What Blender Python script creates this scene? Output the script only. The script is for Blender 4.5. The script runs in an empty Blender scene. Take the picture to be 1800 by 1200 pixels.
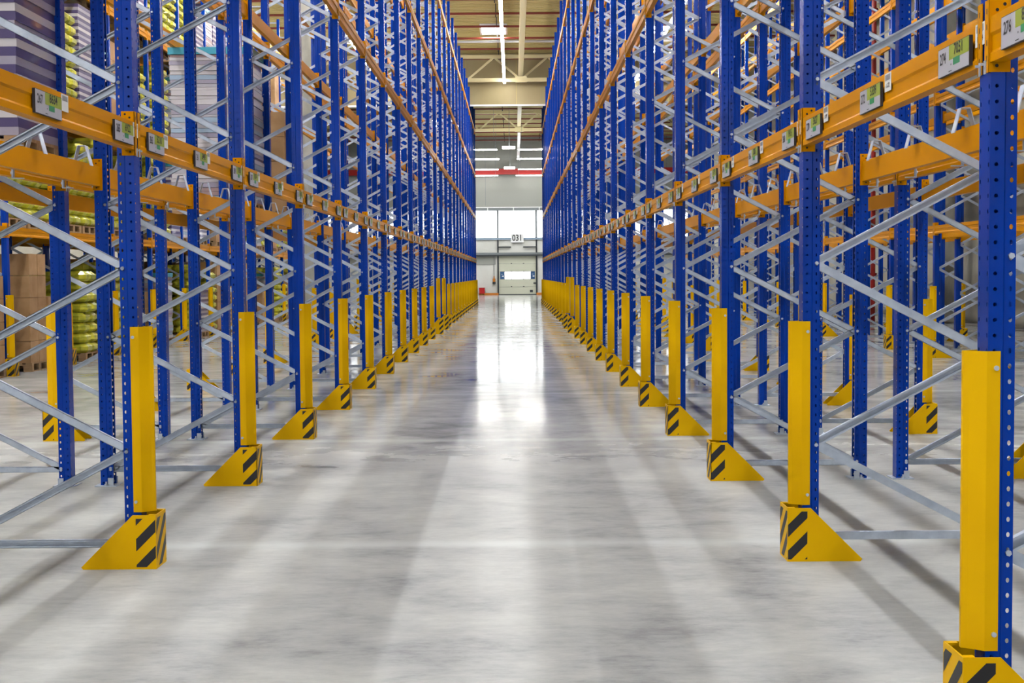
import bpy, math, random
from mathutils import Vector, Matrix
random.seed(7)
PI = math.pi
scn = bpy.context.scene
COL = scn.collection

# ------------------------------------------------------------------ layout
PITCH = 2.82                      # frame to frame along the aisle
YR0, YL0 = 4.44, 7.185            # centre of the first frame right / left of the aisle
AX = 1.76                         # aisle face of the rack posts
DEPTH = 1.08                      # depth of one rack frame
HGT = 10.28
NODE0, NODEP = 0.132, 0.4847      # bracing nodes
LEVELS = [2.35, 4.635, 6.86, 9.13]
WALLY = 103.7
ROOF = 12.0
XL, XR = -17.0, 14.0
YBACK = -14.0

# ------------------------------------------------------------------ materials
def mat(name, col, rough=0.5, metal=0.0, coat=0.0, emit=None, estr=0.0, ior=1.5):
    m = bpy.data.materials.new(name); m.use_nodes = True
    b = m.node_tree.nodes['Principled BSDF']
    b.inputs['Base Color'].default_value = (*col, 1)
    b.inputs['Roughness'].default_value = rough
    b.inputs['Metallic'].default_value = metal
    b.inputs['Coat Weight'].default_value = coat
    b.inputs['IOR'].default_value = ior
    if emit:
        b.inputs['Emission Color'].default_value = (*emit, 1)
        b.inputs['Emission Strength'].default_value = estr
    return m

def noisy(m, c1, c2, scale=(8, 8, 8), detail=4, lo=0.35, hi=0.65, rough=None, bump=0.0):
    nt = m.node_tree; b = nt.nodes['Principled BSDF']
    tc = nt.nodes.new('ShaderNodeTexCoord'); mp = nt.nodes.new('ShaderNodeMapping')
    mp.inputs['Scale'].default_value = scale
    nz = nt.nodes.new('ShaderNodeTexNoise'); nz.inputs['Detail'].default_value = detail; nz.inputs['Scale'].default_value = 1
    cr = nt.nodes.new('ShaderNodeValToRGB')
    cr.color_ramp.elements[0].position = lo; cr.color_ramp.elements[0].color = (*c1, 1)
    cr.color_ramp.elements[1].position = hi; cr.color_ramp.elements[1].color = (*c2, 1)
    L = nt.links.new
    L(tc.outputs['Object'], mp.inputs['Vector']); L(mp.outputs[0], nz.inputs['Vector'])
    L(nz.outputs['Fac'], cr.inputs[0]); L(cr.outputs[0], b.inputs['Base Color'])
    if rough:
        mr = nt.nodes.new('ShaderNodeMapRange')
        mr.inputs['To Min'].default_value, mr.inputs['To Max'].default_value = rough
        L(nz.outputs['Fac'], mr.inputs[0]); L(mr.outputs[0], b.inputs['Roughness'])
    if bump:
        bp = nt.nodes.new('ShaderNodeBump'); bp.inputs['Strength'].default_value = bump
        bp.inputs['Distance'].default_value = 0.01
        L(nz.outputs['Fac'], bp.inputs['Height']); L(bp.outputs[0], b.inputs['Normal'])
    return m

M = {}
M['blue'] = noisy(mat('blue powder coat', (0.0, 0.028, 0.34), 0.22, ior=1.3), (0.0, 0.034, 0.31), (0.0, 0.047, 0.40), (3, 3, .4))
M['yellow'] = noisy(mat('yellow safety paint', (0.78, 0.45, 0.0), 0.42, ior=1.2), (0.82, 0.45, 0.0), (0.88, 0.50, 0.0), (2, 2, 2))
M['black'] = mat('black stripe paint', (0.012, 0.012, 0.014), 0.45)
M['orange'] = noisy(mat('orange beam paint', (0.60, 0.25, 0.0), 0.34, ior=1.1), (0.60, 0.235, 0.0), (0.69, 0.275, 0.0), (3, 1.2, 3))
M['zinc'] = noisy(mat('galvanised steel', (0.7, 0.74, 0.8), 0.4, 0.55), (0.46, 0.53, 0.65), (0.62, 0.69, 0.80), (14, 14, 14), 3, .3, .7, (0.32, 0.5))
M['darkhole'] = mat('dark hole', (0.01, 0.01, 0.012), 0.8)
M['label'] = mat('label white', (0.46, 0.45, 0.50), 0.35)
M['labeledge'] = mat('label holder edge', (0.02, 0.02, 0.025), 0.5)
M['lime'] = mat('label lime', (0.30, 0.36, 0.02), 0.4)
M['green'] = mat('label green', (0.02, 0.25, 0.09), 0.4)
M['ink'] = mat('ink', (0.01, 0.01, 0.012), 0.5)
M['sticker'] = mat('sticker paper', (0.8, 0.79, 0.76), 0.5)
M['barcode'] = mat('barcode grey', (0.16, 0.15, 0.16), 0.5)
M['wood'] = noisy(mat('pallet wood', (0.4, 0.25, 0.12), 0.7), (0.36, 0.21, 0.1), (0.52, 0.35, 0.18), (3, 30, 30))
M['card'] = noisy(mat('cardboard', (0.42, 0.24, 0.1), 0.7), (0.38, 0.21, 0.085), (0.47, 0.28, 0.13), (4, 4, 4))
M['tape'] = mat('packing tape', (0.55, 0.38, 0.2), 0.3)
M['purple'] = mat('purple sheet stack', (0.07, 0.05, 0.16), 0.4, coat=0.5)
M['offwhite'] = mat('off white sheet stack', (0.62, 0.58, 0.6), 0.4, coat=0.5)
M['lav'] = mat('grey lavender sheet stack', (0.36, 0.33, 0.42), 0.4, coat=0.5)
M['cyan'] = mat('turquoise sheet', (0.05, 0.36, 0.48), 0.35, coat=0.5)
M['pink'] = mat('pink grey wrap', (0.4, 0.27, 0.27), 0.4, coat=0.6)
M['yelbag'] = noisy(mat('yellow green sacks', (0.6, 0.58, 0.03), 0.4, coat=0.4), (0.34, 0.36, 0.02), (0.8, 0.74, 0.05), (5, 5, 9))
M['redpipe'] = mat('red pipe paint', (0.42, 0.015, 0.012), 0.4)
M['rustpipe'] = mat('dark red sprinkler pipe', (0.2, 0.025, 0.012), 0.5)
M['beige'] = mat('beige steel', (0.72, 0.62, 0.34), 0.5)
M['curtain'] = noisy(mat('smoke curtain cloth', (0.4, 0.32, 0.16), 0.7), (0.36, 0.29, 0.14), (0.42, 0.34, 0.18), (.6, .6, .3))
M['deck'] = noisy(mat('roof deck', (0.55, 0.45, 0.27), 0.55), (0.47, 0.375, 0.13), (0.57, 0.46, 0.18), (.5, 2, 1))
M['wallpanel'] = noisy(mat('wall panel', (0.72, 0.71, 0.66), 0.5), (0.70, 0.69, 0.63), (0.76, 0.75, 0.70), (.6, .6, .6))
M['sidewall'] = noisy(mat('side wall panel', (0.5, 0.47, 0.38), 0.6), (0.46, 0.43, 0.34), (0.54, 0.51, 0.42), (.6, .6, .6))
M['upperwall'] = mat('grey upper wall', (0.33, 0.335, 0.30), 0.6)
M['greytrim'] = mat('grey trim', (0.22, 0.24, 0.25), 0.5)
M['bluegrey'] = mat('blue grey sill', (0.33, 0.43, 0.55), 0.5)
M['darkframe'] = mat('dark frame', (0.03, 0.035, 0.04), 0.5)
M['doorpanel'] = mat('door panel cream', (0.66, 0.66, 0.52), 0.45)
M['doorblue'] = mat('door blue pane', (0.03, 0.10, 0.25), 0.4)
M['orangekerb'] = mat('orange kerb', (0.62, 0.2, 0.02), 0.5)
M['red'] = mat('red box', (0.55, 0.01, 0.01), 0.4)
M['concrete'] = noisy(mat('concrete column', (0.4, 0.38, 0.33), 0.8), (0.33, 0.32, 0.27), (0.48, 0.46, 0.41), (3, 3, 1.5))
M['window'] = mat('bright window pane', (0.9, 0.9, 0.9), 0.3, emit=(0.93, 0.97, 1.0), estr=3.2)
M['backwindow'] = mat('back window pane', (0.9, 0.9, 0.9), 0.3, emit=(0.94, 0.97, 1.0), estr=4.5)
M['doorwin'] = mat('door window pane', (0.9, 0.9, 0.9), 0.3, emit=(0.97, 0.98, 1.0), estr=5.0)
M['tube'] = mat('led strip', (0.9, 0.9, 0.9), 0.4, emit=(0.98, 0.985, 1.0), estr=72.0)
M['tubeside'] = mat('led strip side aisles', (0.9, 0.9, 0.9), 0.4, emit=(0.98, 0.985, 1.0), estr=132.0)
M['lamp'] = mat('far led strip', (0.9, 0.9, 0.9), 0.4, emit=(1.0, 0.99, 0.95), estr=130.0)
M['sky'] = mat('skylight pane', (0.9, 0.9, 0.9), 0.4, emit=(0.95, 0.98, 1.0), estr=30.0)  # roof lights, plus the panes added to light the dock wall
M['whitepaint'] = mat('white paint', (0.88, 0.88, 0.87), 0.4)
M['lampwall'] = mat('wall led strip', (0.9, 0.9, 0.9), 0.4, emit=(1.0, 0.99, 0.95), estr=18.0)

def floor_material():
    m = mat('polished concrete floor', (0.45, 0.44, 0.41), 0.2, ior=1.09)
    nt = m.node_tree; b = nt.nodes['Principled BSDF']; L = nt.links.new
    tc = nt.nodes.new('ShaderNodeTexCoord')
    def noise(scale, detail, rough=0.55, dist=0.0):
        mp = nt.nodes.new('ShaderNodeMapping'); mp.inputs['Scale'].default_value = scale
        n = nt.nodes.new('ShaderNodeTexNoise'); n.inputs['Scale'].default_value = 1
        n.inputs['Detail'].default_value = detail; n.inputs['Roughness'].default_value = rough
        n.inputs['Distortion'].default_value = dist
        L(tc.outputs['Object'], mp.inputs[0]); L(mp.outputs[0], n.inputs['Vector'])
        return n.outputs['Fac']
    big = noise((0.6, 0.42, 1), 4, 0.55, 0.3)
    mid = noise((1.9, 2.6, 1), 6, 0.6, 0.3)
    fine = noise((9, 22, 1), 7, 0.75)
    def mul(a, k):
        n = nt.nodes.new('ShaderNodeMath'); n.operation = 'MULTIPLY'; L(a, n.inputs[0]); n.inputs[1].default_value = k; return n.outputs[0]
    def add(a, c):
        n = nt.nodes.new('ShaderNodeMath'); n.operation = 'ADD'; L(a, n.inputs[0]); L(c, n.inputs[1]); return n.outputs[0]
    s = add(add(mul(big, 0.42), mul(mid, 0.36)), mul(fine, 0.22))
    cr = nt.nodes.new('ShaderNodeValToRGB')
    e = cr.color_ramp.elements
    e[0].position = 0.37; e[0].color = (0.215, 0.217, 0.222, 1)
    e[1].position = 0.63; e[1].color = (0.57, 0.572, 0.545, 1)
    k = e.new(0.47); k.color = (0.39, 0.396, 0.392, 1)
    L(s, cr.inputs[0])
    # pale construction joints across the hall every 4.88 m
    sp = nt.nodes.new('ShaderNodeSeparateXYZ'); L(tc.outputs['Object'], sp.inputs[0])
    a1 = nt.nodes.new('ShaderNodeMath'); a1.operation = 'ADD'; L(sp.outputs['Y'], a1.inputs[0]); a1.inputs[1].default_value = -12.63 + 48.8
    wob = nt.nodes.new('ShaderNodeMath'); wob.operation = 'MULTIPLY_ADD'; L(mid, wob.inputs[0]); wob.inputs[1].default_value = 0.10; L(a1.outputs[0], wob.inputs[2])
    md = nt.nodes.new('ShaderNodeMath'); md.operation = 'PINGPONG'; L(wob.outputs[0], md.inputs[0]); md.inputs[1].default_value = 2.44
    lt = nt.nodes.new('ShaderNodeMapRange'); L(md.outputs[0], lt.inputs[0])
    lt.inputs['From Min'].default_value = 0.02; lt.inputs['From Max'].default_value = 0.16
    lt.inputs['To Min'].default_value = 0.6; lt.inputs['To Max'].default_value = 0.0
    mx = nt.nodes.new('ShaderNodeMix'); mx.data_type = 'RGBA'
    L(lt.outputs[0], mx.inputs['Factor']); L(cr.outputs[0], mx.inputs['A']); mx.inputs['B'].default_value = (0.62, 0.64, 0.62, 1)
    L(mx.outputs['Result'], b.inputs['Base Color'])
    rr = nt.nodes.new('ShaderNodeMapRange'); L(mid, rr.inputs[0])
    rr.inputs['From Min'].default_value = .3; rr.inputs['From Max'].default_value = .7
    rr.inputs['To Min'].default_value = 0.07; rr.inputs['To Max'].default_value = 0.14
    pol = nt.nodes.new('ShaderNodeMapRange'); L(wob.outputs[0], pol.inputs[0]); pol.interpolation_type = 'SMOOTHSTEP'
    pol.inputs['From Min'].default_value = 48.8 - 3.5; pol.inputs['From Max'].default_value = 48.8 + 4.5
    pol.inputs['To Min'].default_value = 0.22; pol.inputs['To Max'].default_value = 0.0
    ad = nt.nodes.new('ShaderNodeMath'); ad.operation = 'ADD'; L(rr.outputs[0], ad.inputs[0]); L(pol.outputs[0], ad.inputs[1])
    L(ad.outputs[0], b.inputs['Roughness'])
    return m
M['floor'] = floor_material()

# ------------------------------------------------------------------ mesh helpers
class MB:
    def __init__(s): s.v = []; s.f = []; s.m = []; s.mats = []
    def mi(s, key):
        if key not in s.mats: s.mats.append(key)
        return s.mats.index(key)
    def face(s, pts, key):
        n = len(s.v); s.v += [tuple(p) for p in pts]; s.f.append(tuple(range(n, n + len(pts)))); s.m.append(s.mi(key))
    def box(s, x0, x1, y0, y1, z0, z1, key):
        n = len(s.v); k = s.mi(key)
        s.v += [(x0,y0,z0),(x1,y0,z0),(x1,y1,z0),(x0,y1,z0),(x0,y0,z1),(x1,y0,z1),(x1,y1,z1),(x0,y1,z1)]
        for q in ((0,3,2,1),(4,5,6,7),(0,1,5,4),(1,2,6,5),(2,3,7,6),(3,0,4,7)):
            s.f.append(tuple(n + i for i in q)); s.m.append(k)
    def prism(s, poly, d, key, cap=True):
        """poly: list of points (3-D), d: extrusion vector"""
        n = len(s.v); k = s.mi(key); c = len(poly); d = Vector(d)
        s.v += [tuple(p) for p in poly] + [tuple(Vector(p) + d) for p in poly]
        for i in range(c):
            j = (i + 1) % c; s.f.append((n+i, n+j, n+c+j, n+c+i)); s.m.append(k)
        if cap:
            s.f.append(tuple(n + i for i in reversed(range(c)))); s.m.append(k)
            s.f.append(tuple(n + c + i for i in range(c))); s.m.append(k)
    def tube(s, p, q, r, key, n=8):
        p, q = Vector(p), Vector(q); d = (q - p)
        a = d.normalized(); t = a.orthogonal().normalized(); u = a.cross(t)
        s.prism([p + t*r*math.cos(2*PI*i/n) + u*r*math.sin(2*PI*i/n) for i in range(n)], d, key)
    def bar(s, p, q, w, h, key, up=(0, 0, 1)):
        p, q = Vector(p), Vector(q); d = q - p; a = d.normalized(); t = a.cross(Vector(up)).normalized(); u = t.cross(a)
        s.prism([p + t*w/2*i + u*h/2*j for i, j in ((-1,-1),(1,-1),(1,1),(-1,1))], d, key)
    def mesh(s, name):
        me = bpy.data.meshes.new(name); me.from_pydata(s.v, [], s.f)
        for k in s.mats: me.materials.append(M[k])
        me.polygons.foreach_set('material_index', s.m); me.update()
        return me

def put(name, me, parent=None, loc=(0,0,0), rz=0.0, label=None, cat=None, group=None, kind=None):
    o = bpy.data.objects.new(name, me); COL.objects.link(o)
    o.location = loc
    if rz: o.rotation_euler = (0, 0, rz)
    if parent is not None: o.parent = parent
    if label: o['label'] = label
    if cat: o['category'] = cat
    if group: o['group'] = group
    if kind: o['kind'] = kind
    return o

ONES = ['zeroth','first','second','third','fourth','fifth','sixth','seventh','eighth','ninth','tenth','eleventh','twelfth','thirteenth',
        'fourteenth','fifteenth','sixteenth','seventeenth','eighteenth','nineteenth','twentieth']
def ordinal(n):
    if n <= 20: return ONES[n]
    return 'twenty-' + ONES[n - 20] if n < 30 else 'thirtieth'

# ------------------------------------------------------------------ rack part meshes (frame space: aisle face at x=0, rack towards +x, y centred)
PROFILE = [ # (x0,y0,x1,y1, hole position 0..1 or None, half width of hole, half height of hole)
    (0, -.050, 0, 0, .26, .0045, .008), (0, 0, 0, .050, .74, .0045, .008),
    (0, -.050, .047, -.050, .45, .0066, .0066), (0, .050, .047, .050, .45, .0066, .0066),
    (.047, -.050, .053, -.043, None, 0, 0), (.047, .050, .053, .043, None, 0, 0),
    (.053, -.043, .090, -.043, .55, .0058, .0085), (.053, .043, .090, .043, .55, .0058, .0085),
    (.090, -.043, .090, -.022, None, 0, 0), (.090, .043, .090, .022, None, 0, 0)]
def post_mesh(name, holes, h=HGT):
    b = MB(); n = int(h / .05)
    for x0, y0, x1, y1, hp, hw, hh in PROFILE:
        if hp is None or not holes:
            b.face([(x0,y0,0),(x1,y1,0),(x1,y1,h),(x0,y0,h)], 'blue'); continue
        w = math.hypot(x1-x0, y1-y0); dx, dy = (x1-x0)/w, (y1-y0)/w; k = b.mi('blue')
        for i in range(n):
            z0, z1 = i*h/n, (i+1)*h/n; zc = (z0+z1)/2; c = hp*w
            outer = [(0,z0),(c,z0),(w,z0),(w,zc),(w,z1),(c,z1),(0,z1),(0,zc)]
            ang = [-135,-90,-45,0,45,90,135,180]
            inner = [(c+hw*math.cos(math.radians(a)), zc+hh*math.sin(math.radians(a))) for a in ang]
            s = len(b.v)
            b.v += [(x0+dx*u, y0+dy*u, z) for u, z in outer+inner]
            for j in range(8):
                q = (j+1) % 8
                b.f.append((s+j, s+q, s+8+q, s+8+j)); b.m.append(k)
    return b.mesh(name)
POST_HI, POST_LO = post_mesh('perforated post', True), post_mesh('plain post', False)

def plate_mesh():
    b = MB()
    b.box(-.035, .125, -.085, .085, 0, .007, 'zinc')
    for y in (-.066, .066): 
        b.tube((.045, y, .007), (.045, y, .017), .016, 'zinc', 6); b.tube((.045, y, .017), (.045, y, .034), .007, 'zinc', 6)
    b.box(.055, .095, -.058, -.052, .007, .06, 'zinc'); b.box(.055, .095, .052, .058, .007, .06, 'zinc')
    return b.mesh('base plate')
PLATE = plate_mesh()

def guard_strip_mesh(z0, z1):
    """yellow angle sheet bolted to the front of a post"""
    b = MB(); t = .003
    prof = [(.040, -.0535), (-.004, -.0535), (-.050, -.016), (-.066, -.008), (-.066, .008), (-.050, .016), (-.004, .0535), (.040, .0535)]
    inn = [(x + (t if -.06 < x < 0.02 else (t if x < -.06 else 0)), y - t*(1 if y > 0 else -1)*(0 if x < -.06 else 1)) for x, y in prof]
    n = len(prof); s = len(b.v); k = b.mi('yellow')
    b.v += [(x,y,z0) for x,y in prof] + [(x,y,z1) for x,y in prof] + [(x,y,z0) for x,y in inn] + [(x,y,z1) for x,y in inn]
    for i in range(n-1):
        for q in ((i,i+1,n+i+1,n+i),(3*n+i,3*n+i+1,2*n+i+1,2*n+i),(n+i,n+i+1,3*n+i+1,3*n+i),(2*n+i,2*n+i+1,i+1,i)):
            b.f.append(tuple(s+j for j in q)); b.m.append(k)
    for q in ((0,n,3*n,2*n),(n-1,2*n-1+0,4*n-1,3*n-1)):
        b.f.append(tuple(s+j for j in q)); b.m.append(k)
    for z in (z0+.055, z1-.055):
        for y in (-1, 1):
            b.tube((.026, y*.053, z), (.026, y*.061, z), .0085, 'zinc', 8)
    return b.mesh('post protector')
STRIP, STRIP_TALL = guard_strip_mesh(.295, 1.278), guard_strip_mesh(.44, 1.46)

BRX0, BRX1 = .088, DEPTH - .088
def brace_mesh(kind):
    """galvanised C channel between the posts: 'U' rises to the back, 'D' falls to the back, 'H' level; z=0 at its front end"""
    b = MB(); w, d, t = .042, .026, .0025
    p = Vector((BRX0 - .012, 0, 0)); q = Vector((BRX1 + .012, 0, {'U': NODEP, 'D': -NODEP, 'H': 0}[kind]))
    a = (q - p).normalized(); u = Vector((-a.z, 0, a.x)); web = 1 if kind in 'U' else -1
    Y = Vector((0, 1, 0))
    c = p + u*(-.023 if kind == 'D' else (.023 if kind == 'U' else 0))
    e = (q - p)
    if kind == 'U': c = p + u*.004; 
    if kind == 'D': c = p - u*.004
    yw = web*d/2
    b.prism([c+u*w/2+Y*yw, c-u*w/2+Y*yw, c-u*w/2+Y*(yw-web*t), c+u*w/2+Y*(yw-web*t)], e, 'zinc')
    for sgn in (1, -1):
        b.prism([c+u*sgn*w/2+Y*yw, c+u*sgn*w/2-Y*yw, c+u*sgn*(w/2-t)-Y*yw, c+u*sgn*(w/2-t)+Y*yw], e, 'zinc')
        b.prism([c+u*sgn*w/2-Y*yw, c+u*sgn*(w/2-.009)-Y*yw, c+u*sgn*(w/2-.009)-Y*(yw-web*t), c+u*sgn*w/2-Y*(yw-web*t)], e, 'zinc')
    for x, z in ((BRX0 - .014, p.z), (BRX1 + .014, q.z)):
        b.tube((x, -.051, z), (x, .051, z), .006, 'zinc', 6)
        for y in (-1, 1): b.tube((x, y*.043, z), (x, y*.052, z), .0105, 'zinc', 6)
    return b.mesh('brace ' + kind)
BR = {k: brace_mesh(k) for k in 'UDH'}

def lattice_mesh():
    """whole bracing of one distant frame"""
    b = MB(); k = 0
    x0, x1 = BRX0, BRX1
    def add(z0, z1):
        p, q = Vector((x0, 0, z0)), Vector((x1, 0, z1)); a = (q-p).normalized(); u = Vector((-a.z,0,a.x)); Y = Vector((0,1,0))
        b.prism([p+u*.021-Y*.013, p-u*.021-Y*.013, p-u*.021+Y*.013, p+u*.021+Y*.013], q-p, 'zinc')
    add(NODE0-.012, NODE0-.012); add(HGT-.12, HGT-.12)
    while NODE0 + (k+1)*NODEP < HGT - .1:
        za, zb = NODE0+k*NODEP, NODE0+(k+1)*NODEP
        if k % 2 == 0: add(zb, za)      # rear low -> front high
        else: add(za, zb)
        k += 1
    return b.mesh('bracing lattice')
LATTICE = lattice_mesh()
def brace_list():
    out = [('H', NODE0 - .012), ('H', HGT - .12)]; k = 0
    while NODE0 + (k+1)*NODEP < HGT - .1:
        out.append(('D', NODE0+(k+1)*NODEP) if k % 2 == 0 else ('U', NODE0+k*NODEP)); k += 1
    return out
BRACES = brace_list()

def foot_guard_mesh(h, out, name):
    """U shaped column guard; x=-.104 is the aisle plate"""
    b = MB(); t = .006; xa = -.0885 - out; xe = .3; hw = .103
    poly = [(xa, h), (xa + .122, h), (xe + .01, 0.012), (xe, 0), (xa, 0)]
    for y in (-1, 1):
        b.prism([(x, y*hw, z) for x, z in poly], (0, -y*t, 0), 'yellow')
    b.box(xa, xa + t, -hw, hw, 0, h, 'yellow')
    for y in (-1, 1):   # small bent tabs inside the top corners
        b.box(xa + t, xa + .04, y*hw - y*.03 if y > 0 else -hw + t, y*hw - t if y > 0 else -hw + .03, h - .008, h + .001, 'yellow')
    def clip(poly, f):
        res = []
        for i in range(len(poly)):
            p, q = poly[i], poly[(i+1) % len(poly)]
            a, c = f(p), f(q)
            if a >= 0: res.append(p)
            if (a >= 0) != (c >= 0):
                s = a/(a-c); res.append((p[0]+(q[0]-p[0])*s, p[1]+(q[1]-p[1])*s))
        return res
    def stripes(w, ph, slope, period, th):
        out = []
        for i in range(-3, 5):
            z = ph + i*period
            p = [(0, z), (w, z+w*slope), (w, z+w*slope+th), (0, z+th)]
            p = clip(p, lambda r: r[1] - .012)
            if p: p = clip(p, lambda r: h - .018 - r[1])
            if len(p) > 2: out.append(p)
        return out
    e = .0012
    for p in stripes(.103, .131, 1.0, .137, .066):         # face towards local -y
        b.face([(xa + .002 + u, -hw - e, z) for u, z in p], 'black')
    for p in stripes(.103, .095, 1.0, .137, .066):         # face towards local +y
        b.face([(xa + .105 - u, hw + e, z) for u, z in p], 'black')
    for p in stripes(.19, .045, 1.0, .137, .066):          # aisle face
        b.face([(xa - e, .095 - u, z) for u, z in p], 'black')
    return b.mesh(name)
FOOT = foot_guard_mesh(.287, 0, 'foot guard'); FOOT_TALL = foot_guard_mesh(.42, .05, 'tall foot guard')

# ------------------------------------------------------------------ beams (space: front face x=0 looking to -x, y centred, z=0 is the top edge)
CLEAR = PITCH - .10
BH = .145
def beam_mesh(conn=True):
    b = MB(); hl = CLEAR/2
    prof = [(0,0),(0,-.052),(.007,-.062),(.007,-.108),(0,-.118),(0,-BH),(.05,-BH),(.05,0)]
    b.prism([(x, -hl + .003, z) for x, z in prof], (0, CLEAR - .006, 0), 'orange')
    return b.mesh('box beam')
BEAM = beam_mesh()
def beam_lo(conn=True):
    b = MB(); hl = CLEAR/2
    prof = [(0,0),(0,-.052),(.007,-.062),(.007,-.108),(0,-.118),(0,-BH),(.05,-BH),(.05,0)]
    b.prism([(x, -hl, z) for x, z in prof], (0, CLEAR, 0), 'orange')
    for s in (-1, 1):
        y0, y1 = sorted((s*(hl+.002), s*(hl+.036))); b.box(-.003, .003, y0, y1, -.175, .055, 'orange')
        y0, y1 = sorted((s*(hl-.004), s*(hl+.001))); b.box(-.003, .07, y0, y1, -.175, .055, 'orange')
    return b
BEAM_LO = beam_lo().mesh('box beam far')
def conn_mesh(s):
    b = MB(); hl = CLEAR/2
    y0, y1 = sorted((s*(hl-.004), s*(hl-.0005))); b.box(-.004, .066, y0, y1, -.175, .055, 'orange')
    y0, y1 = sorted((s*(hl-.004), s*(hl+.036))); b.box(-.004, -.0005, y0, y1, -.175, .055, 'orange')
    yf = s*(hl-.0046)
    for x, z in ((.022, .022), (.046, .040), (.022, -.155)):
        c = Vector((x, yf, z))
        b.face([c + Vector((.0058*math.cos(2*PI*i/10), 0, .0058*math.sin(2*PI*i/10))) for i in range(10)], 'darkhole')
    for z in (.02, -.03, -.08, -.13):
        c = Vector((-.0046, s*(hl+.016), z))
        b.face([c + Vector((0, dy, dz)) for dy, dz in ((-.003,-.009),(.003,-.009),(.003,.009),(-.003,.009))], 'darkhole')
    return b.mesh('beam end connector')
CONN = {s: conn_mesh(s) for s in (-1, 1)}
def pin_mesh(s):
    b = MB(); hl = CLEAR/2
    y = s*(hl+.026)
    b.box(-.008, -.004, y-.007, y+.007, -.178, -.135, 'zinc'); b.box(-.02, -.004, y-.002, y+.006, -.150, -.142, 'zinc')
    return b.mesh('locking pin')
PIN = {s: pin_mesh(s) for s in (-1, 1)}
LW, LH = .33, .1
def label_mesh():
    b = MB()
    b.box(-.012, 0, -LW/2, LW/2, -.128, -.128+LH, 'labeledge')
    z0, z1 = -.126, -.130+LH
    def q(u0, u1, v0, v1, key, d):   # u from 0 (reader's left = +y) to 1
        ya, yb = LW/2*.985 - u0*LW*.985, LW/2*.985 - u1*LW*.985
        za, zb = z0 + (z1-z0)*v0, z0 + (z1-z0)*v1
        b.face([(-.0122-d, ya, za), (-.0122-d, yb, za), (-.0122-d, yb, zb), (-.0122-d, ya, zb)], key)
    q(0, 1, 0, 1, 'label', 0); q(.36, 1, .47, 1, 'lime', .0003); q(.5, .72, .24, .49, 'green', .0006)
    q(.42, .45, .27, .33, 'barcode', .0006); q(.36, .46, .06, .09, 'ink', .0006)
    return b.mesh('bin label plate')
LABEL = label_mesh()
def sticker_mesh():
    b = MB()
    b.box(-.0022, 0, -.045, .045, -.078, -.004, 'sticker')
    n = 11
    for i in range(n):
        y = .037 - i*.074/n; w = .0045 if i % 3 else .0028
        b.face([(-.0026, y, -.033), (-.0026, y-w, -.033), (-.0026, y-w, -.010), (-.0026, y, -.010)], 'barcode')
    return b.mesh('barcode sticker')
STICKER = sticker_mesh()
def stop_mesh():
    """bent galvanised hat standing on a rear beam with a strap round the beam"""
    b = MB(); w = .032
    path = [(.005, .002), (.036, .108), (.086, .108), (.122, -.03)]
    for (xa, za), (xb, zb) in zip(path, path[1:]):
        d = Vector((xb-xa, 0, zb-za)).normalized(); nrm = Vector((-d.z, 0, d.x))*.0025
        p, q = Vector((xa, -w, za)), Vector((xb, -w, zb))
        b.prism([p+nrm, p-nrm, q-nrm, q+nrm], (0, 2*w, 0), 'zinc')
    return b.mesh('pallet stop')
STOP = stop_mesh()
def strap_mesh():
    b = MB()
    b.box(-.012, -.001, -.235, -.21, -.2, .006, 'zinc'); b.box(-.012, .06, -.235, -.21, .001, .006, 'zinc')
    b.box(-.012, .06, -.235, -.21, -.2, -.195, 'zinc')
    b.tube((-.02, -.2225, -.165), (-.012, -.2225, -.165), .009, 'zinc', 6)
    return b.mesh('beam strap')
STRAP = strap_mesh()

def text_mesh(s, size, key, bold=0.0):
    cu = bpy.data.curves.new('t', 'FONT'); cu.body = s; cu.size = size; cu.align_x = 'CENTER'; cu.align_y = 'CENTER'
    cu.offset = bold*1.6; cu.resolution_u = 3
    o = bpy.data.objects.new('t', cu); COL.objects.link(o)
    me = bpy.data.meshes.new_from_object(o.evaluated_get(bpy.context.evaluated_depsgraph_get()))
    bpy.data.objects.remove(o); bpy.data.curves.remove(cu)
    me.materials.clear(); me.materials.append(M[key])
    return me
def text_on_beam(s, size, u, z, x, sx=1.0, key='ink'):
    """mesh of the text lying in the plane x, reading from +y to -y, centred on y=u"""
    me = text_mesh(s, size, key, size*.012)
    for v in me.vertices: v.co = (x, u - v.co.x*sx, z + v.co.y)
    me.update(); return me

# ------------------------------------------------------------------ rack rows
# key, aisle-face x, direction (+1: rack extends to +x), first frame y, frame indices, phrase, hi-detail frames
ROWS = [
    ('RA',  AX, +1, YR0, range(-1, 25), 'right of the central aisle', 6),
    ('LA', -AX, -1, YL0, range(-1, 24), 'left of the central aisle', 6),
    ('RB',  4.14, -1, YR0, range(-1, 25), 'in the row backing the right aisle racks', 4),
    ('LB', -4.14, +1, YL0, range(-1, 24), 'in the row backing the left aisle racks', 4),
    ('RC',  7.70, +1, YR0, range(4, 22), 'across the second aisle on the right', 0),
    ('LC', -7.70, -1, YL0, range(4, 21), 'across the second aisle on the left', 0),
    ('RD', 10.08, -1, YR0, range(5, 18), 'in the outermost row on the right', 0),
    ('LD', -10.08, +1, YL0, range(5, 17), 'in the outermost row on the left', 0),
]
TALL = {'RA': (11, 12), 'RB': (11, 12), 'LA': (10, 11), 'LB': (10, 11)}
GROUPS = {'RA': 'right aisle', 'LA': 'left aisle', 'RB': 'right backing row', 'LB': 'left backing row', 'RC': 'far right row', 'LC': 'far left row', 'LD': 'outermost left row', 'RD': 'outermost right row'}

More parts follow.
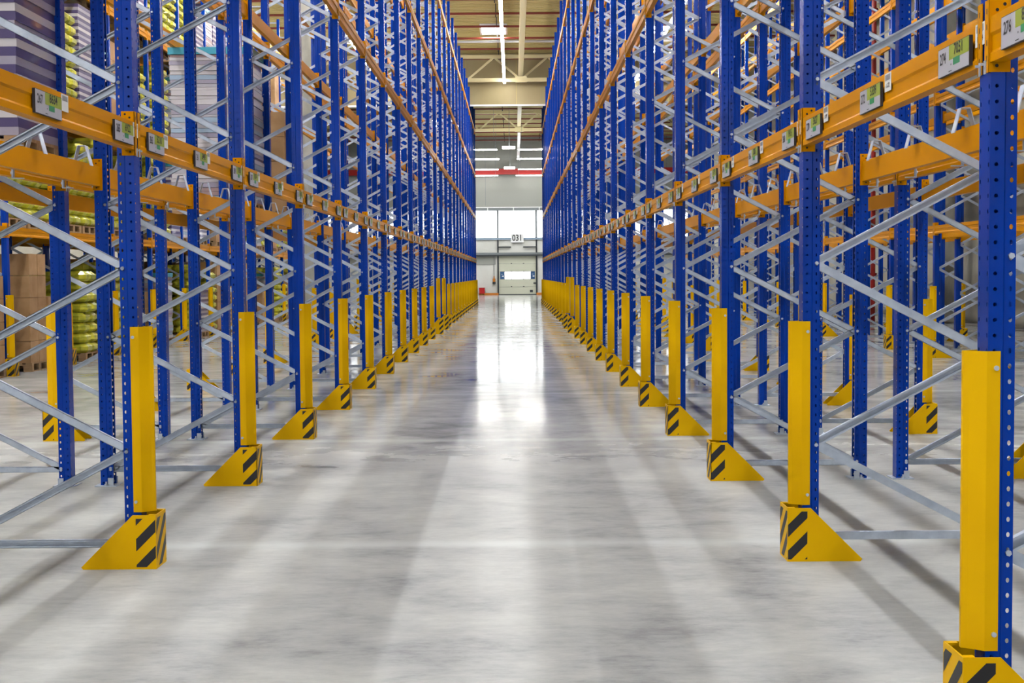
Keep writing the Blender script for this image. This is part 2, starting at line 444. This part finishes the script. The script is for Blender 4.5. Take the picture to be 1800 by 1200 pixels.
def frame(row, i):
    key, xf, s, y0, idx, phrase, hi = row
    rz = 0.0 if s > 0 else PI
    n = i - idx[0] + 1
    t = put('rack_upright', None, None, (xf, y0 + i*PITCH, 0), rz,
            f'{ordinal(n)} blue rack frame from the near end, {phrase}', 'rack upright', f'rack uprights, {GROUPS[key]}')
    t.empty_display_size = .2
    post = POST_HI if i < (10 if key[1] == 'A' else 7) and key[1] in 'AB' else POST_LO
    put('upright_post', post, t); put('upright_post', post, t, (DEPTH, 0, 0), PI)
    put('base_plate', PLATE, t); put('base_plate', PLATE, t, (DEPTH, 0, 0), PI)
    put('post_protector', STRIP_TALL if i in TALL.get(key, ()) else STRIP, t)['label'] = 'yellow protector sheet'
    if i < hi:
        for k, z in BRACES: put('brace', BR[k], t, (0, 0, z))
    else:
        put('bracing', LATTICE, t)
    g = put('foot_guard', FOOT_TALL if i in TALL.get(key, ()) else FOOT, None, (xf, y0 + i*PITCH, 0), rz,
            f'striped yellow foot guard at the {ordinal(n)} frame {phrase}', 'column guard', f'foot guards, {GROUPS[key]}')

for r in ROWS:
    for i in r[4]: frame(r, i)

beams = []          # (weight, row, bay, level, front?)
for r in ROWS:
    key, xf, s, y0, idx, phrase, hi = r
    for i in list(idx)[:-1]:
        for lv in range(4):
            for front in (True, False):
                x = xf if front else xf + s*DEPTH
                yc = y0 + (i+.5)*PITCH
                yn = max(yc - 1.36, .8)
                # does it show in the frame at all (rough test on the view cone)
                def pix(y, z): return 900 + (x-.22)*2383/y - 4, 478 - (z-1.54)*2383/y
                a, c = pix(max(yc-1.36, .5), LEVELS[lv]), pix(yc+1.36, LEVELS[lv])
                vis = (-60 < a[0] < 1860 or -60 < c[0] < 1860) and max(a[1], c[1]) > -40
                w = (1 if front else .75)*{'A': 1, 'B': .6, 'C': .35, 'D': .12}[key[1]]*(1 if lv == 0 else .8)
                beams.append(((w/yc if yc > 0 else 1) if vis else -1, r, i, lv, front))
order = sorted(range(len(beams)), key=lambda q: -beams[q][0])
single = set(q for q in order[:296] if beams[q][0] > 0)
LVN = ['lowest', 'second', 'third', 'top']
rest = beam_lo(); base_v, base_f, base_m = rest.v, rest.f, rest.m
stuff = MB(); stuff.mats = list(rest.mats)
for q, (w, r, i, lv, front) in enumerate(beams):
    key, xf, s, y0, idx, phrase, hi = r
    x = xf if front else xf + s*DEPTH
    rz = (0.0 if s > 0 else PI) + (0 if front else PI)
    yc = y0 + (i+.5)*PITCH; n = i - idx[0] + 1
    if q not in single:
        f = -1 if abs(math.cos(rz) + 1) < .1 else 1
        o = len(stuff.v)
        stuff.v += [(x + f*(vx - .004), yc + f*vy, LEVELS[lv] + vz) for vx, vy, vz in base_v]
        stuff.f += [tuple(o + j for j in fc) for fc in base_f]; stuff.m += base_m
        continue
    near = i < 7 and key[1] in 'AB' and (lv == 0 or i < 6) or (key == 'RA' and i < 9 and lv < 2) or (key == 'LA' and i < 9 and lv < 2)
    t = put('rack_crossbeam', BEAM if near else BEAM_LO, None, (x - .004*(1 if abs(rz % (2*PI)) < .1 else -1), yc, LEVELS[lv]), rz,
            f'orange {LVN[lv]} level {"front" if front else "rear"} beam in {ordinal(n)} bay {phrase}', 'beam', f'{LVN[lv]} level beams, {GROUPS[key]}', 'thing')
    if near:
        for c in (-1, 1):
            put('end_connector', CONN[c], t)
            put('locking_pin', PIN[c], t)['label'] = 'galvanised locking pin'
    if lv == 0 and front and key[1] == 'A':
        num0 = (274 - 6*i) if key == 'RA' else (263 - 6*i)
        for j, y in enumerate((-1.135, -.04, 1.06) if key == 'RA' else (1.06, -.02, -1.14)):
            num = num0 - 2*j
            p = put('label_plate', LABEL, t, (0, y, 0))
            p['label'] = 'white and lime location label'
            st = put('barcode_sticker', STICKER, t, (0, y - .165 - .075, 0)); st['label'] = 'white barcode sticker'
            if key == 'RA' and i < 2: put('lettering', text_on_beam(f'11-{num}', .026, 0, -.055, -.0027, .8), st)
            if i < 4:
                code = {276: '8763', 274: '7051', 272: '5339', 267: '8634'}.get(num, str((7051 - 856*(274-num)) % 10000 if key == 'RA' else (8634 - 856*(267-num)) % 10000).zfill(4))
                a = text_on_beam(str(num), .054, LW/2 - .055, -.068, -.0132, .82)
                c = text_on_beam(code, .052, LW/2 - .222, -.052, -.0134, .95)
                put('lettering', a, p); put('lettering', c, p)
    if lv == 0 and not front and key[1] == 'A' and i < 8:
        for y in (-.93, 0, .93): 
            put('pallet_stop', STOP, t, (0, y, 0))['label'] = 'galvanised pallet stop'
            put('beam_strap', STRAP, t, (0, y, 0))['label'] = 'galvanised strap round the beam'
far_beams = put('rack_crossbeam', stuff.mesh('distant beams'), None, label='mass of orange storage beams on the distant and upper rack levels', cat='beam', kind='stuff')

# ------------------------------------------------------------------ the hall
def struct(name, b, loc=(0,0,0), parent=None):
    return put(name, b.mesh(name) if isinstance(b, MB) else b, parent, loc, kind='structure' if parent is None else None)
b = MB(); b.box(XL, XR, YBACK, WALLY + .3, -.25, 0, 'floor'); struct('floor', b)
# corrugated roof deck, ribs run along the hall's length across the aisles
b = MB(); n = 0; y = YBACK; k = b.mi('deck'); per = .30
while y < WALLY + .3:
    for dy, z in ((0, ROOF), (.13, ROOF), (.16, ROOF+.06), (.27, ROOF+.06)):
        b.v += [(XL, y+dy, z), (XR, y+dy, z)]
    y += per
for i in range(len(b.v)//2 - 1): b.f.append((2*i, 2*i+1, 2*i+3, 2*i+2)); b.m.append(k)
b.box(XL, XR, YBACK, WALLY + .3, ROOF + .1, ROOF + .3, 'deck')
struct('ceiling', b)
b = MB(); b.box(XL - .3, XL, YBACK, WALLY + .3, 0, ROOF, 'sidewall'); struct('wall_left', b)
b = MB(); b.box(XR, XR + .3, YBACK, WALLY + .3, 0, ROOF, 'sidewall'); struct('wall_right', b)
# wall behind the camera with its own row of windows
b = MB(); yb = YBACK
b.box(XL, XR, yb - .3, yb, 0, 3.8, 'wallpanel'); b.box(XL, XR, yb - .3, yb, 6.4, ROOF, 'sidewall'); b.box(XL, -7.66, yb - .3, yb, 3.8, 6.4, 'sidewall'); b.box(7.75, XR, yb - .3, yb, 3.8, 6.4, 'sidewall'); struct('wall_back', b)
for q_ in range(5):
    xa = -7.66 + q_*3.08
    b = MB(); b.box(xa + .06, xa + 3.02, yb - .16, yb - .12, 3.85, 6.35, 'backwindow')
    p = struct(f'window_{50 + q_}', b)
    b = MB(); b.box(xa, xa + .06, yb - .2, yb, 3.8, 6.4, 'greytrim'); b.box(xa + 3.02, xa + 3.08, yb - .2, yb, 3.8, 6.4, 'greytrim')
    b.box(xa + .06, xa + 3.02, yb - .2, yb, 3.8, 3.85, 'greytrim'); b.box(xa + .06, xa + 3.02, yb - .2, yb, 6.35, 6.4, 'greytrim')
    put('window_frame', b.mesh('back window frame'), p)
# far wall
ZS0, ZS1 = 4.36, 6.41
b = MB(); y0, y1 = WALLY, WALLY + .3
b.box(XL, -1.02, y0, y1, 0, ZS0, 'wallpanel'); b.box(2.04, XR, y0, y1, 0, ZS0, 'wallpanel'); b.box(-1.02, 2.04, y0, y1, 2.98, ZS0, 'wallpanel')
b.box(XL, XR, y0, y1, ZS1, ROOF, 'upperwall')
x = XL + 1.3
while x < XR:
    b.box(x, x + .03, y0 - .01, y0, 6.8, ROOF, 'greytrim'); x += 4.6
for z in [9.75 + .22*i for i in range(10)]: b.box(XL, XR, y0 - .02, y0, z, z + .05, 'upperwall')
struct('wall_far', b)
wi = 0; x = -.97 - 2.93*5
while x < XR - 1:
    wi += 1; x1 = x + 2.93
    p = struct(f'window_{wi}', (lambda q: (q.box(max(x, XL) + .05, min(x1, XR) - .05, WALLY + .10, WALLY + .13, ZS0, ZS1, 'window'), q)[1])(MB()))
    q = MB()
    for a, c in ((x, x + .07), (x1 - .07, x1)): q.box(max(a, XL), min(c, XR), WALLY + .02, WALLY + .1, ZS0, ZS1, 'greytrim')
    put('window_frame', q.mesh('window frame'), p)
    x = x1
b = MB(); b.box(XL, XR, WALLY - .12, WALLY, ZS0 - .16, ZS0, 'bluegrey'); b.box(XL, XR, WALLY - .14, WALLY - .12, ZS0 - .02, ZS0, 'greytrim'); struct('trim_1', b)
b = MB(); b.box(XL, XR, WALLY - .3, WALLY, 6.43, 6.62, 'greytrim'); b.box(XL, XR, WALLY - .32, WALLY, 6.62, 6.68, 'whitepaint')
for i in range(-8, 7): b.box(.2 + i*1.96, .27 + i*1.96, WALLY - .34, WALLY - .3, 6.41, 6.68, 'whitepaint')
struct('trim_2', b)
b = MB(); b.box(XL, XR, WALLY - .25, WALLY, 2.96, 3.22, 'greytrim'); b.box(XL, XR, WALLY - .26, WALLY - .25, 2.97, 3.06, 'darkframe'); struct('trim_3', b)
b = MB(); b.box(XL, -1.15, WALLY - .04, WALLY, 2.32, 2.96, 'upperwall'); struct('trim_4', b)
b = MB(); b.box(XL, XR, WALLY - .45, WALLY - .2, 9.13, 9.56, 'redpipe'); struct('trim_5', b)
# loading door
d = MB(); DY = WALLY + .02
for z0, z1 in ((0.04, .6), (.6, 1.19), (1.78, 2.37), (2.37, 2.96)):
    d.box(-.92, 1.92, DY, DY + .05, z0 + .006, z1 - .006, 'doorpanel')
d.box(-.92, -.82, DY, DY + .05, 1.19, 1.78, 'doorpanel'); d.box(1.84, 1.92, DY, DY + .05, 1.19, 1.78, 'doorpanel')
d.box(-.92, 1.92, DY - .01, DY + .05, 0, .045, 'darkframe')
door = struct('door_1', d)
q = MB()
for a, c in ((-.47, .03), (.07, .96), (1.0, 1.5)): q.box(a, c, DY + .01, DY + .03, 1.21, 1.76, 'doorwin')
put('door_window', q.mesh('door window'), door)
q = MB()
for a, c in ((-.82, -.5), (1.53, 1.84)):
    q.box(a, c, DY, DY + .03, 1.21, 1.76, 'doorblue')
    m_ = (a+c)/2
    q.box(m_ - .02, m_ + .12, DY - .004, DY, 1.38, 1.46, 'whitepaint'); q.box(m_ - .08, m_ + .05, DY - .004, DY, 1.55, 1.6, 'bluegrey')
put('door_end_pane', q.mesh('door end pane'), door)
for x in (.05, .98):
    for z in (.62, 2.39):
        q = MB(); q.box(x-.05, x+.05, DY - .03, DY, z-.03, z+.03, 'darkframe'); put('hinge', q.mesh('hinge'), door)
    q = MB(); q.box(x-.02, x+.02, DY - .03, DY + .04, 1.16, 1.82, 'darkframe'); put('mullion', q.mesh('mullion'), door)
q = MB(); q.box(1.72, 1.98, DY - .05, DY, .83, .93, 'darkframe'); put('door_bolt', q.mesh('door bolt'), door)
q = MB(); q.box(1.45, 1.68, DY - .02, DY, .18, .36, 'darkframe'); put('door_vent', q.mesh('door vent'), door)
for x in (-.97, 1.97):
    q = MB(); q.box(x-.055, x+.055, DY - .12, DY - .02, 0, ZS0, 'darkframe'); put('door_track', q.mesh('door track'), door)
for a, c in ((-.92, .02), (.95, 1.92)):
    q = MB(); q.tube((a, DY - .14, 3.64), (c, DY - .14, 3.64), .045, 'darkframe', 8); put('spring_shaft', q.mesh('spring shaft'), door)
# dock number
q = MB(); q.box(.02, 1.0, WALLY - .2, WALLY - .18, 3.99, 4.64, 'whitepaint')
sg = put('dock_number_sign', q.mesh('dock number sign'), None, label='white sign numbered 031 above the loading door', cat='sign')
me = text_mesh('031', .66, 'ink', .006)
for v in me.vertices: v.co = (.51 + v.co.x*.80, WALLY - .205, 4.315 + v.co.y)
put('lettering', me, sg)
# small things by the far wall
q = MB(); q.box(-2.42, -2.0, WALLY - .55, WALLY - .15, .12, .52, 'red'); q.box(-2.45, -1.97, WALLY - .58, WALLY - .12, .52, .56, 'red'); q.box(-2.38, -2.3, WALLY-.5, WALLY-.2, 0, .12, 'red'); q.box(-2.12, -2.04, WALLY-.5, WALLY-.2, 0, .12, 'red')
put('fire_box', q.mesh('fire box'), None, label='small red box standing by the far wall left of the door', cat='box')
q = MB(); q.tube((-1.28, WALLY-.1, 1.0), (-1.28, WALLY-.1, 1.25), .10, 'orangekerb', 10); q.tube((-1.28, WALLY-.1, .84), (-1.28, WALLY-.1, 1.0), .12, 'darkframe', 10); q.tube((-1.28, WALLY-.1, 1.25), (-1.28, WALLY-.1, 1.45), .04, 'orangekerb', 8)
put('fire_extinguisher', q.mesh('fire extinguisher'), None, label='orange and black bottle hanging on far wall beside the door', cat='extinguisher')
q = MB(); q.tube((-1.28, WALLY-.05, 1.45), (-1.28, WALLY-.05, 2.96), .02, 'greytrim', 6)
put('wall_conduit', q.mesh('wall conduit'), None, label='thin grey conduit running down the wall left of the door', cat='pipe')
for a, c, w in ((-2.45, -.95, 'left'), (1.95, 2.7, 'right')):
    q = MB(); q.box(a, c, WALLY - .5, WALLY - .3, 0, .16, 'orangekerb')
    put('floor_kerb', q.mesh('floor kerb'), None, label=f'low orange kerb on the floor {w} of the loading door', cat='kerb')

# roof steelwork
def truss(y, name):
    b = MB(); zb, zt = 10.5, 11.75
    b.box(XL, XR, y-.09, y+.09, zb, zb+.18, 'beige'); b.box(XL, XR, y-.09, y+.09, zt-.16, zt, 'beige')
    step = 1.25; x = .62 - 14*step; k = 1
    while x + step < XR:
        if x < XL: x += step; k += 1; continue
        p, q = ((x, y, zb+.1), (x+step, y, zt-.1)) if k % 2 else ((x, y, zt-.1), (x+step, y, zb+.1))
        b.bar(p, q, .09, .09, 'beige', (0, 1, 0)); x += step; k += 1
    b.box(.36, .9, y-.1, y+.1, zb-.03, zb+.25, 'beige')
    return put(name, b.mesh('roof truss'), kind='structure')
for y in (-1.5, 20.2, 41.9, 63.7, 85.4): truss(y, 'roof_truss')
for x in (-12.4, -5.9, .62, 7.1, 13.4):
    b = MB(); b.box(x-.11, x+.11, YBACK, 85.4, 10.78, 11.05, 'beige'); b.box(x-.09, x+.09, 85.4, WALLY, 10.2, 10.42, 'whitepaint')
    put('roof_joist', b.mesh('roof joist'), kind='structure')
b = MB(); b.box(XL, XR, 64.75, 64.77, 9.58, ROOF, 'curtain'); b.box(XL, XR, 64.72, 64.8, 9.52, 9.6, 'whitepaint')
x = XL + .6
while x < XR: b.box(x, x+.025, 64.74, 64.78, 9.6, ROOF, 'deck'); x += 2.4
put('smoke_curtain', b.mesh('smoke curtain'), kind='structure')
y = YBACK + 1.2; pi = 0
while y < WALLY - 1:
    b = MB(); b.tube((XL, y, 11.62), (XR, y, 11.62), .045, 'rustpipe', 6)
    x = XL + 1
    while x < XR: b.tube((x, y, 11.48), (x, y, ROOF + .02), .02, 'darkframe', 5); x += 2.6
    pi += 1
    if y > 40: put('hanging_sprinkler_pipe', b.mesh('sprinkler pipe'), None, label=f'dark red sprinkler pipe under the roof, {ordinal(pi-19)} beyond the middle of the hall', cat='pipe', group='sprinkler pipes under the roof')
    y += 2.74
for y in (44.5, 56.2, 68.0):
    b = MB(); b.tube((XL, y, 11.1), (XR, y, 11.1), .05, 'whitepaint', 8)
    for x in (-9, -3.3, 3.3, 9): b.tube((x, y, 11.1), (x, y, ROOF + .02), .012, 'greytrim', 5)
    put('cross_pipe', b.mesh('cross pipe'), None, label={44.5: 'nearest white pipe crossing under the roof', 56.2: 'white pipe crossing under roof above the middle of strip light', 68.0: 'white pipe crossing behind the smoke curtain'}[y], cat='pipe')
# roof lights; the wide unseen ones over the dock are added to brighten it
for k, (x, y) in enumerate(((-.55, 58), (6.2, 58), (-6.8, 58), (6.2, 30), (-6.8, 30), (-4.8, 91), (4.8, 91), (-4.8, 97.5), (4.8, 97.5), (-4.8, 94.2), (4.8, 94.2))):
    hw = 1.3 if y > 90 else .5
    b = MB(); b.box(x-hw, x+hw, y-.8, y+.8, ROOF - .12, ROOF - .08, 'sky')
    p = put(f'window_{30+k}', b.mesh('roof light'), kind='structure')
    q = MB()
    for a in ((x-hw-.08, x-hw, y-.87, y+.87), (x+hw, x+hw+.08, y-.87, y+.87), (x-hw, x+hw, y-.87, y-.8), (x-hw, x+hw, y+.8, y+.87)): q.box(*a, ROOF-.16, ROOF, 'whitepaint')
    put('window_frame', q.mesh('roof light frame'), p)
# LED strip lights along the aisles
for x, y0, y1, lab in ((-.15, -9, 64.3, 'long white LED strip light above the central aisle'),
                  (5.95, -9, 64.3, 'long white LED strip light above the second aisle on the right'),
                  (-5.95, -9, 64.3, 'long white LED strip light above the second aisle on the left'),
                  (-12.6, -9, 64.3, 'long white LED strip light above the outer aisle on the left'),
                  ):
    b = MB(); b.box(x-.055, x+.055, y0, y1, 10.52, 10.56, 'tube' if abs(x) < 1 else 'tubeside')
    t = put('strip_light', b.mesh('strip light tube'), None, label=lab, cat='strip light')
    q = MB(); q.box(x-.06, x+.06, y0, y1, 10.56, 10.62, 'whitepaint'); put('housing', q.mesh('strip light housing'), t)
    yy = y0 + 1
    q = MB()
    while yy < y1: q.tube((x, yy, 10.62), (x, yy, ROOF), .008, 'greytrim', 5); yy += 6
    put('hanger', q.mesh('strip light hanger'), t)
# short strips crossing the dock zone
li = 0
for y, z, segs in ((84.0, 9.2, ((-2.4, -.75), (.55, 2.9))), (90.8, 9.2, ((-2.6, -.7), (.5, 3.0))), (100.4, 9.25, ((-2.9, -.85), (.6, 2.85))), (102.9, 8.98, ((-3.0, -.9), (.45, 2.6)))):
    for sx in (-1, 1):
        li += 1; a, c = segs[0] if sx < 0 else segs[1]
        b = MB(); b.box(a, c, y-.05, y+.05, z, z+.05, 'lamp' if y < 95 else 'lampwall')
        t = put('pendant_strip_light', b.mesh('dock light tube'), None, label=f'{ordinal((li+1)//2)} row of dock lights from the camera, tube on the {"left" if sx < 0 else "right"}', cat='strip light', group='dock zone lights')
        q = MB(); q.box(a, c, y-.05, y+.05, z+.05, z+.1, 'whitepaint')
        for xx in (a+.2, c-.2): q.tube((xx, y, z+.1), (xx, y, ROOF), .008, 'greytrim', 5)
        put('housing', q.mesh('dock light housing'), t)
for k, (y, z) in enumerate(((84.0, 9.3), (100.4, 9.33))):
    b = MB(); b.box(-.42, .36 , y-.3, y+.3, z, z+.12, 'lampwall')
    t = put('high_bay_lamp', b.mesh('high bay lamp'), None, label='wide white lamp hanging %s the dock zone' % ('at the near edge of' if k == 0 else 'by the far wall in'), cat='lamp')
    q = MB(); q.tube((0, y, z+.12), (0, y, ROOF), .012, 'greytrim', 6); put('hanger', q.mesh('lamp hanger'), t)

# columns and risers
for x, y, w in ((-4.95, 34.3, 'left'), (13.4, 41, 'right')):
    b = MB(); b.box(x-.28, x+.28, y-.28, y+.28, 0, ROOF, 'concrete'); b.box(x-.34, x+.34, y-.34, y+.34, 0, .3, 'concrete')
    put('concrete_column', b.mesh('concrete column'), kind='structure')
for x, y, z0, w in ((-4.75, 53.5, 0, 'left'), (11.2, 41.5, 0, 'right')):
    b = MB(); b.tube((x, y, z0), (x, y, ROOF), .07, 'redpipe', 12)
    for z in (1.4, 3.4, 6.4, 9.4): b.tube((x, y, z), (x, y, z+.1), .12, 'redpipe', 12)
    put('sprinkler_riser', b.mesh('sprinkler riser'), None, label=f'vertical red sprinkler pipe behind the racks on the {w}', cat='pipe')

# ------------------------------------------------------------------ goods
def pallet(w, l):
    b = MB()
    for k in range(7):
        x = -w/2 + k*(w-.1)/6; b.box(x, x+.1, -l/2, l/2, .122, .144, 'wood')
    for y in (-l/2, -.05, l/2-.1): b.box(-w/2, w/2, y, y+.1, .1, .122, 'wood')
    for x in (-w/2, -.07, w/2-.14):
        for y in (-l/2, -.05, l/2-.1): b.box(x, x+.14, y, y+.1, .022, .1, 'wood')
        b.box(x, x+.14, -l/2, l/2, 0, .022, 'wood')
    return b.mesh('pallet')
PALLET = pallet(1.05, .8)
def load_mesh(kind, h, w=1.04, l=.8, seed=0):
    r = random.Random(seed); b = MB(); z = .145
    if kind == 'striped':
        k = 0
        while z < h:
            d = .062 if k % 2 else .056; e = r.uniform(-.006, .006)
            b.box(-w/2+e, w/2+e, -l/2+e, l/2+e, z, z+d, 'purple' if k % 2 else ('offwhite' if k % 4 else 'lav')); z += d; k += 1
    elif kind == 'papers':
        while z < h - .08:
            d = r.uniform(.03, .075); e = r.uniform(-.012, .012); g = r.uniform(-.012, .012)
            b.box(-w/2+e, w/2+e, -l/2+g, l/2+g, z, z+d-.004, r.choice(['offwhite','offwhite','offwhite','label','lav','pink','bluegrey'])); z += d
        b.box(-w/2-.02, w/2+.02, -l/2-.02, l/2+.02, z, z+.09, 'cyan')
    elif kind == 'sacks':
        while z < h - .1:
            d = .19
            for ix in (-1, 1):
                for iy in (-1, 1):
                    cx, cy = ix*w/4 + r.uniform(-.02,.02), iy*l/4 + r.uniform(-.02,.02); n = len(b.v); k = b.mi('yelbag')
                    ww, ll = w/4+.01, l/4+.01
                    ring = [(1,.6),(.6,1),(-.6,1),(-1,.6),(-1,-.6),(-.6,-1),(.6,-1),(1,-.6)]
                    for zz, sc in ((.0,.8),(.05,1),(.12,1),(.185,.72)):
                        b.v += [(cx+ww*sc*a, cy+ll*sc*c, z+zz) for a, c in ring]
                    for lvl in range(3):
                        for j in range(8):
                            q = (j+1) % 8; b.f.append((n+lvl*8+j, n+lvl*8+q, n+lvl*8+8+q, n+lvl*8+8+j)); b.m.append(k)
                    b.f.append(tuple(n+24+j for j in range(8))); b.m.append(k)
            z += d
    elif kind == 'cartons':
        while z < h - .1:
            d = .36
            for ix in range(2):
                for iy in range(2):
                    x0, y0 = -w/2 + ix*w/2, -l/2 + iy*l/2; e = r.uniform(0, .012)
                    b.box(x0+e, x0+w/2-.008, y0+e, y0+l/2-.008, z, z+d-.006, 'card')
                    b.box(x0+e-.001, x0+w/2-.007, y0+l/4-.02, y0+l/4+.02, z+d-.006, z+d-.004, 'tape')
            z += d
    return b.mesh(kind + ' load')
LOADS = {}
PARTN = {'striped': 'sheet_stack', 'papers': 'paper_stack', 'sacks': 'sack_stack', 'cartons': 'carton_stack'}
def goods(x, y, z, kind, h, label, group=None, seed=0):
    if (kind, h, seed) not in LOADS: LOADS[(kind, h, seed)] = load_mesh(kind, h, seed=seed)
    t = put('pallet_load', None, None, (x, y, z), 0, label, 'pallet load', group)
    put('pallet', PALLET, t); put(PARTN[kind], LOADS[(kind, h, seed)], t)
XB, XC, XD = -3.62, -8.24, -9.54
L0 = LEVELS[0] + .004
goods(XB, 9.56, L0, 'striped', 2.05, 'tall pallet of purple and white striped sheets on the left backing row')
goods(-3.66, 17.98, L0, 'papers', 2.1, 'pallet of stacked papers with turquoise top sheet behind the left racks', seed=3)
goods(-3.62, 20.3, L0, 'cartons', 1.5, 'pallet of brown cartons beside the turquoise topped paper stack', seed=4)
k = 0
for lv, zz in enumerate([0] + [z + .004 for z in LEVELS[:3]]):
    for bay in range(4, 15):
        for sl in (.0, .9, 1.8):
            r = random.random()
            if r < .28: continue
            kind = 'cartons' if r < .45 else ('sacks' if r < .72 else ('papers' if r < .85 else 'striped'))
            if lv == 0 and bay in (4, 5): kind = 'cartons'
            if lv in (0, 1) and bay in (6, 7) or lv == 1 and bay in (4, 5): kind = 'sacks'
            h = (1.25, 1.6, 1.9)[k % 3]; k += 1
            word = {'cartons': 'pallet of brown cartons', 'sacks': 'pallet of yellow green sacks', 'papers': 'pallet of pale stacked papers', 'striped': 'pallet of striped sheets'}[kind]
            goods(XC, YL0 + bay*PITCH + .46 + sl, zz, kind, h,
                  f'{word}, {("floor", "lowest beam", "second beam", "third beam")[lv]} level, {ordinal(bay - 3)} bay, slot {("one", "two", "three")[int(sl/.9+.1)]}, across the left aisle',
                  'goods across the second aisle on the left', seed=k % 3)

for lv, zz in enumerate([0, LEVELS[0] + .004, LEVELS[1] + .004]):
    for bay in range(5, 13):
        for j, sl in enumerate((.0, .9, 1.8)):
            kind = ('cartons', 'sacks', 'cartons')[(bay + j + lv) % 3]; k += 1
            goods(XD, YL0 + bay*PITCH + .46 + sl, zz, kind, (1.6, 1.9)[(bay + j) % 2],
                  f'pallet of {"brown cartons" if kind == "cartons" else "yellow green sacks"}, {("floor", "lowest beam", "second beam")[lv]} level, {ordinal(bay - 4)} bay, slot {("one", "two", "three")[j]}, outermost left row',
                  'goods in the outermost row on the left', seed=k % 3)

# ------------------------------------------------------------------ camera (solved from the photograph)
f_, pit, yaw, roll, cx, hh = 2382.845, 0.04923, -0.00172, -0.00755, 0.22454, 1.53742
def ray(u, v):
    c, s = math.cos(roll), math.sin(roll); uu = u*c + v*s; vv = -u*s + v*c
    X, D, U = uu/f_, 1.0, -vv/f_
    c, s = math.cos(pit), math.sin(pit); Y = D*c + U*s; Z = -D*s + U*c
    c, s = math.cos(yaw), math.sin(yaw)
    return Vector((X*c + Y*s, -X*s + Y*c, Z))
fw = ray(0, 0).normalized(); rt = (ray(1, 0) - ray(0, 0)).normalized(); up = rt.cross(fw)
cam = bpy.data.cameras.new('camera'); co = bpy.data.objects.new('camera', cam); COL.objects.link(co)
co.matrix_world = Matrix(((rt.x, up.x, -fw.x, cx), (rt.y, up.y, -fw.y, 0), (rt.z, up.z, -fw.z, hh), (0, 0, 0, 1)))
cam.sensor_width = 36; cam.sensor_fit = 'HORIZONTAL'; cam.lens = f_/1800*36; cam.clip_end = 300; cam.clip_start = .05
scn.camera = co

# ------------------------------------------------------------------ world and render look
w = bpy.data.worlds.new('World'); scn.world = w; w.use_nodes = True
w.node_tree.nodes['Background'].inputs[0].default_value = (0.93, 0.96, 1.0, 1)
w.node_tree.nodes['Background'].inputs[1].default_value = 0.12
scn.view_settings.view_transform = 'Standard'; scn.view_settings.look = 'None'
scn.view_settings.exposure = 0.0; scn.view_settings.gamma = 1.0; scn.view_settings.use_curve_mapping = False
scn.cycles.use_denoising = True
scn.cycles.max_bounces = 8; scn.cycles.diffuse_bounces = 1; scn.cycles.glossy_bounces = 4
scn.cycles.sample_clamp_indirect = 6.0
scn.cycles.caustics_reflective = False; scn.cycles.caustics_refractive = False
